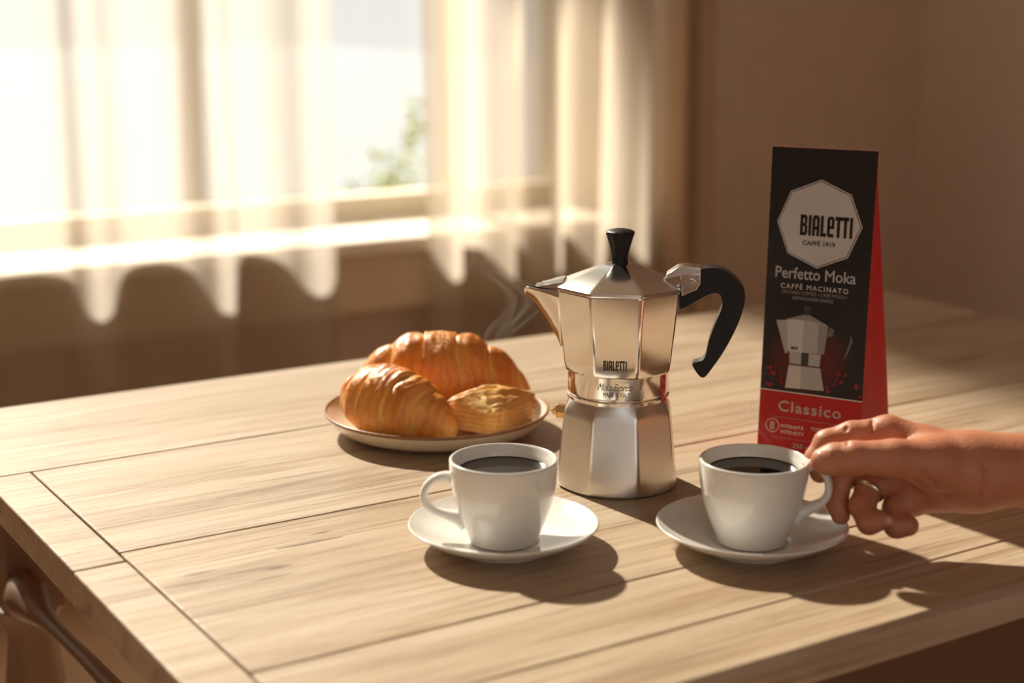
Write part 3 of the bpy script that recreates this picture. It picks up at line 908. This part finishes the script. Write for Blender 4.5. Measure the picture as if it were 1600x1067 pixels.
def P(name, vf, at, mat, off=0.3, rot=0.0):
    return print_on(name, vf, at, bag_front, mat, bg, off, rot)
def ngon(R, n, a0=90, sq=1.0):
    return poly(*[(R * cos(radians(a0 + 360 * k / n)), R * sq * sin(radians(a0 + 360 * k / n))) for k in range(n)])
P('seal_line', poly((-41, 0), (41, 0), (41, .5), (-41, .5)), (0, 226), 'ink', .2)
P('badge_border', ngon(33.4, 8), (-0.7, 184.6), 'silver', 0.2)
P('badge_line', ngon(32.5, 8), (-0.7, 184.6), 'ink', 0.3)
P('badge', ngon(31.9, 8), (-0.7, 184.6), 'silver', 0.4)
P('logo_lettering', logo2d(40.8, 15.6), (-15.4, 175.6), 'ink', 0.6)
P('lettering', text2d('CAFF\u00c9 1919', 25.6, 3.3, 0.02), (-12.9, 168.4), 'ink', 0.6)
P('lettering', text2d('Perfetto Moka', 63.4, 8.6, 0.012), (-33.2, 142.2), 'white_ink')
P('lettering', text2d('CAFF\u00c8 MACINATO', 53.2, 3.7, 0.02, 0, 1.3), (-28.4, 134.3), 'white_ink')
P('lettering', text2d('GROUND COFFEE \u2022 CAF\u00c9 MOULU', 51.6, 2.6), (-27.6, 130.3), 'grey_ink')
P('lettering', text2d('GEMAHLENER KAFFEE', 32.6, 2.6), (-18.8, 126.2), 'grey_ink')
P('silver_line', poly((-41, 0), (41, 0), (41, .9), (-41, .9)), (0, 53.6), 'silver', 0.25)
P('lettering', text2d('Classico', 50.2, 8.2, 0.016, 0, 1.15), (-25.2, 38.6), 'white_ink')
P('rule', poly((-30, 0), (34, 0), (34, .35), (-30, .35)), (0, 33.4), 'grey_ink')
P('rule', poly((-30, 0), (34, 0), (34, .35), (-30, .35)), (0, 17.2), 'grey_ink')
P('number_ring', ngon(5.5, 28), (-29.2, 26.4), 'white_ink', 0.25)
P('number_disc', ngon(5.0, 28), (-29.2, 26.4), 'bag_red', 0.35)
P('lettering', text2d('8', 3.9, 6.0, 0.035), (-31.2, 23.4), 'white_ink', 0.5)
P('lettering', text2d('INTENSIT\u00c0', 18.8, 2.7), (-22.3, 25.6), 'white_ink')
P('lettering', text2d('INTENSITY', 18.8, 2.7), (-22.1, 21.0), 'white_ink')
P('lettering', text2d('TOSTATURA', 20, 2.7), (2.1, 26.4), 'white_ink')
P('lettering', text2d('MEDIA', 10.5, 2.7), (5.4, 22.0), 'white_ink')
P('lettering', text2d('250 g e', 17, 3.6, 0.012), (-12, 10.8), 'white_ink')
# printed picture of a pot, in flat greys
gr = {k: simple('print_grey_%d' % int(k * 100), (k, k, k * .98), 0.5, nscale=500, namt=0.08) for k in (0.05, 0.16, 0.3, 0.46, 0.62)}
for k, v in gr.items(): M['g%d' % int(k * 100)] = v
def art(pts, mat, off=0.3):
    P('pot_picture', poly(*pts), (0, 0), mat, off)
art([(-30.5, 109), (-21, 110), (-20, 84.5), (-22, 84)], 'g46')
art([(-22, 110.6), (-8.5, 111.2), (-8.5, 86), (-20, 86)], 'g62', .32)
art([(-8.5, 111.2), (7.5, 110.2), (11, 108.5), (9, 86.5), (-8.5, 86)], 'g46', .34)
art([(3.6, 109.6), (11, 108.5), (9, 86.5), (3.4, 86.2)], 'g30', .36)
art([(-23, 110.3), (-8, 115.6), (-4.6, 115.6), (9.5, 109.4), (-8.5, 111.4)], 'g30', .38)
art([(-8.4, 115), (-4.6, 115), (-3.4, 122.4), (-9.4, 122.4)], 'g5', .4)
art([(-18.6, 86), (6.6, 86), (6, 76.5), (-18, 76.5)], 'g46', .4)
art([(-8.8, 86), (-3.0, 86), (-3.0, 76.5), (-8.8, 76.5)], 'g5', .44)
art([(-18.4, 75.4), (6.8, 75.4), (10.5, 58.5), (-20.6, 57.2)], 'g46', .4)
art([(-18.4, 75.4), (-8.5, 75.4), (-8.2, 57.8), (-20.6, 57.2)], 'g62', .44)
art([(12.0, 108), (16, 106), (15, 101), (10.4, 100)], 'g16', .4)
art([(29, 104), (30.6, 99), (27.5, 89), (24.0, 83.5), (26, 89.5), (28.6, 98)], 'g16', .4)
P('logo_lettering', logo2d(5.6, 2.2), (-17.4, 87.6), 'ink', .5)
rg = random.Random(3)
for _ in range(26):
    x = rg.choice((rg.uniform(-39, -22), rg.uniform(12, 39))); y = rg.uniform(57, 74)
    P('bean_picture', ngon(rg.uniform(.8, 1.9), 9, rg.uniform(0, 90), .7), (x, y), 'red_ink', .3, rg.uniform(0, 3))
# faint lines of print on the red side
def bag_side(u, v, off):
    yf, yb, w, ym, gus = bag_pts(v)
    y = yf + (yb - yf) * 0.25 * (u / 10.0)
    return (w + off, y, v)
for v0 in (110, 66, 30):
    for k in range(4):
        P2 = print_on('side_print', poly((1, 0), (9, 0), (9, .5), (1, .5)), (0, v0 - 3 * k), bag_side, 'red_ink', bg, 0.3, 0.0)

# ================================================================== the hand
def hand():
    def cap(Pt, a, b, ra, rb):
        a = np.array(a, np.float32); b = np.array(b, np.float32)
        d = b - a; L = float(d @ d)
        t = np.clip(((Pt[0] - a[0]) * d[0] + (Pt[1] - a[1]) * d[1] + (Pt[2] - a[2]) * d[2]) / L, 0, 1)
        return np.sqrt((Pt[0] - a[0] - d[0] * t) ** 2 + (Pt[1] - a[1] - d[1] * t) ** 2 + (Pt[2] - a[2] - d[2] * t) ** 2) - (ra + (rb - ra) * t)
    def smin(a, b, k):
        h = np.clip(0.5 + 0.5 * (b - a) / k, 0, 1)
        return b + (a - b) * h - k * h * (1 - h)
    def chain(Pt, pts, k=3.0):
        f = None
        for (a, ra), (b, rb) in zip(pts, pts[1:]):
            c = cap(Pt, a, b, ra, rb)
            f = c if f is None else smin(f, c, k)
        return f
    xs = np.concatenate([np.arange(24, 150, 1.0), np.arange(150, 215, 2.0), np.arange(215, 372, 5.0)]).astype(np.float32)
    ys = np.arange(-36, 118, 1.15).astype(np.float32)
    ys = np.concatenate([np.arange(-36, 46, 1.1), np.arange(46, 130, 4.0)]).astype(np.float32)
    zs = np.arange(6, 104, 1.1).astype(np.float32)
    Pt = np.meshgrid(xs, ys, zs, indexing='ij')
    fingers = [
        # thumb, index, middle, ring, little: tip to knuckle
        [((43.6, -13, 64.6), 8.6), ((50, -14, 66.4), 9.9), ((62, -15, 68.2), 10.3), ((87, -13, 68.4), 12.0), ((114, -4, 63), 17)],
        [((42.5, 9, 50), 6.8), ((40.2, 11.5, 58.5), 7.8), ((46.4, 14, 68.6), 8.6), ((62, 16, 73.4), 9.6), ((84, 18, 75.5), 11.4), ((100, 17, 69), 13)],
        [((56.5, 3, 24.0), 6.3), ((53.6, 8, 32), 7.3), ((56, 14.5, 46.5), 8.3), ((68, 18, 55.5), 9.0), ((88, 20, 61), 11.4), ((104, 18, 60), 13)],
        [((80.5, -13, 27.4), 6.6), ((73.5, -12, 25.2), 7.6), ((69.2, -2, 32.5), 8.2), ((74, 8, 41), 8.5), ((94, 18, 50.5), 11.4), ((108, 17, 52), 13)],
        [((98, -8, 23.0), 6.8), ((91, -6, 22.0), 7.8), ((91, 4, 30), 8.4), ((101, 10, 35), 11.0), ((112, 13, 43), 13)],
    ]
    palm = [chain(Pt, [((86, 18, 74.5), 11.5), ((108, 14, 66), 16), ((134, 9, 57), 20.5)]),
            chain(Pt, [((92, 19, 61), 11.5), ((112, 16, 57), 16), ((134, 9, 56.5), 20)]),
            chain(Pt, [((97, 18, 51), 11), ((114, 15, 51), 15), ((136, 10, 54), 20)]),
            chain(Pt, [((100, 12, 37), 11), ((117, 12, 42), 14), ((140, 10, 50), 19)]),
            chain(Pt, [((112, -4, 64), 15.5), ((126, 2, 60), 17), ((140, 8, 57), 20)]),
            chain(Pt, [((136, 9, 57), 21.5), ((158, 11, 57), 22.3), ((190, 16, 56), 24.5), ((250, 34, 53), 29), ((350, 78, 52), 35)])]
    f = palm[0]
    for p in palm[1:]:
        f = smin(f, p, 9.0)
    tot = f
    for i, fg in enumerate(fingers):
        c = chain(Pt, fg, 3.0)
        tot = smin(tot, smin(f, c, 7.0 if i == 0 else 5.0), 0.9)
    # joint and palm creases, cut along lines on the side that faces the cup
    def first_y(x, z):
        i = int(np.argmin(abs(xs - x))); k = int(np.argmin(abs(zs - z)))
        col = tot[i, :, k] < 0
        return float(ys[int(np.argmax(col))]) if col.any() else None
    for line, rad in (([(57.5, 77.5), (58, 81)], .8), ([(73.5, 79.5), (74.5, 85)], .9),
                      ([(97, 59), (101, 54), (108, 49), (117, 46), (130, 46.5)], 1.0), ([(104, 64), (107, 58), (112, 55)], .7), ([(141, 68), (142.5, 58), (141, 47)], .8)):
        pts = []
        for (xa, za), (xb, zb) in zip(line, line[1:]):
            for t in np.linspace(0, 1, 7):
                x, z = xa + (xb - xa) * t, za + (zb - za) * t
                y = first_y(x, z)
                if y is not None: pts.append((x, y - 0.1, z))
        for a, b in zip(pts, pts[1:]):
            if 0.05 < sum((p - q) ** 2 for p, q in zip(a, b)) < 60:
                i0, i1 = np.searchsorted(xs, min(a[0], b[0]) - 6), np.searchsorted(xs, max(a[0], b[0]) + 6)
                sub = [q[i0:i1] for q in Pt]
                tot[i0:i1] = -smin(-tot[i0:i1], cap(sub, a, b, rad, rad), 1.4)
    V, Q = surface_nets(tot, xs, ys, zs)
    me = bpy.data.meshes.new('person')
    me.from_pydata((V * K).tolist(), [], Q.tolist())
    me.materials.append(M['skin'])
    bm = bmesh.new(); bm.from_mesh(me)
    bmesh.ops.recalc_face_normals(bm, faces=bm.faces)
    for _ in range(2):
        bmesh.ops.smooth_vert(bm, verts=bm.verts, factor=0.4, use_axis_x=True, use_axis_y=True, use_axis_z=True)
    bm.to_mesh(me); bm.free()
    me.shade_smooth()
    o = bpy.data.objects.new('person', me); COL.objects.link(o)
    o.location = (C2[0], C2[1], T); o.rotation_euler = (0, 0, radians(-41.5))
    tag(o, 'bare hand with a thin ring reaching in from the right, holding a cup handle', 'person')
    # nails
    def nail(c, u, nrm, a, b):
        c, u, nrm = Vector(c), Vector(u).normalized(), Vector(nrm).normalized()
        nrm = (nrm - u * nrm.dot(u)).normalized(); w = u.cross(nrm)
        V, Fc = [], []
        for i in range(9):
            s = -1 + 2 * i / 8
            for j in range(9):
                t = -1 + 2 * j / 8
                q = (1 - .25 * max(0, abs(s)) ** 3)
                p = c + u * (a * s) + w * (b * t * q) - nrm * (2.2 * t * t * b / 5 + 0.5 * s * s)
                V.append(tuple(p))
        for i in range(8):
            for j in range(8):
                k = i * 9 + j
                Fc.append((k, k + 1, k + 10, k + 9))
        MB(K).add(V, Fc).build('fingernail', 'nail', o, smooth=80, solid=0.0007)
    nail((45.2, -20.2, 71.6), (-1, 0.1, -0.27), (-0.15, -0.74, 0.68), 7.0, 5.6)
    nail((83.5, -19.0, 28.4), (1, -0.05, 0.2), (0.25, -1, 0.15), 3.8, 3.6)
    # ring on the ring finger
    cpt, ax = Vector((73.4, 6.2, 40.0)), Vector((7, 10, 8.5)).normalized()
    s = ax.cross(Vector((0, 0, 1))).normalized(); q = ax.cross(s)
    pts = [tuple(cpt + (s * cos(2 * pi * j / 40) + q * sin(2 * pi * j / 40)) * 9.5) for j in range(40)]
    rings = []
    for j in range(40):
        p = Vector(pts[j]); rad = (p - cpt).normalized()
        rings.append([tuple(p + rad * (.9 * cos(2 * pi * i / 8)) + ax * (1.5 * sin(2 * pi * i / 8))) for i in range(8)])
    rings.append(rings[0])
    MB(K).loft(rings).build('ring', 'ring', o, smooth=60)
hand()

# ================================================================== steam
def steam(label, loc, size, seed, dens, lean=0.0):
    N = Nodes('steam_%d' % seed)
    v = N.coords()
    sep = N.n('ShaderNodeSeparateXYZ'); N.l(v, sep.inputs[0])
    x, y, z = sep.outputs
    zt = N.math('DIVIDE', z, size[2])
    off = N.mapping(v, (1, 1, 1), (seed * 3.1, seed * 1.7, seed * 0.9))
    w1 = N.math('MULTIPLY', N.math('SUBTRACT', N.noise(off, 17, 1, 0.4, 0.3), 0.5), size[0] * 1.5)
    bend = N.math('MULTIPLY', N.math('SINE', N.math('MULTIPLY_ADD', zt, 7.0, seed)), size[0] * 0.16)
    xx = N.math('ADD', N.math('ADD', x, w1), N.math('ADD', bend, N.math('MULTIPLY', zt, lean)))
    tot = None
    for c, wd in ((-0.16, 0.035), (0.03, 0.05), (0.2, 0.03)):
        d = N.math('DIVIDE', N.math('SUBTRACT', xx, c * size[0]), N.math('MULTIPLY_ADD', zt, wd * size[0], wd * size[0] * 0.6))
        g = N.math('SUBTRACT', 1.0, N.math('MULTIPLY', d, d), clamp=True)
        tot = g if tot is None else N.math('ADD', tot, g)
    r2 = N.math('ADD', N.math('POWER', N.math('DIVIDE', x, size[0] * .5), 2.0), N.math('POWER', N.math('DIVIDE', y, size[1] * .5), 2.0))
    fade = N.math('MULTIPLY', N.math('SUBTRACT', 1.0, r2, clamp=True), N.math('MULTIPLY', N.math('MULTIPLY', zt, 4.0, clamp=True), N.math('SUBTRACT', 1.0, zt, clamp=True)))
    pv = N.n('ShaderNodeVolumePrincipled')
    pv.inputs['Color'].default_value = (1.0, 0.99, 0.97, 1)
    pv.inputs['Anisotropy'].default_value = 0.3
    N.l(N.math('MULTIPLY', N.math('MULTIPLY', tot, fade), dens), pv.inputs['Density'])
    N.l(pv.outputs[0], N.out.inputs['Volume'])
    n = 20
    rings = [[(size[0] * .5 * k * cos(2 * pi * j / n), size[1] * .5 * k * sin(2 * pi * j / n), size[2] * t) for j in range(n)] for t, k in ((0, .6), (.1, .9), (.4, 1), (.8, 1), (1, .7))]
    o = MB().loft(rings, True, True, True).build('steam', N.m, None, smooth=0)
    o.location = loc; o.rotation_euler = (0, 0, radians(-33))
    return tag(o, label, 'steam', None, 'stuff')
S.cycles.volume_step_rate = 0.25
S.cycles.volume_max_steps = 96
steam('faint steam curling up above the pastries', (0.690, 1.115, T + 0.05), (0.095, 0.03, 0.085), 1, 14)
steam('faint steam rising behind the coffee pot spout', (0.715, 1.19, T + 0.095), (0.07, 0.03, 0.11), 2, 7)
steam('thin steam over the cup that the hand holds', (0.640, 0.7225, T + 0.0625), (0.045, 0.03, 0.06), 4, 5)
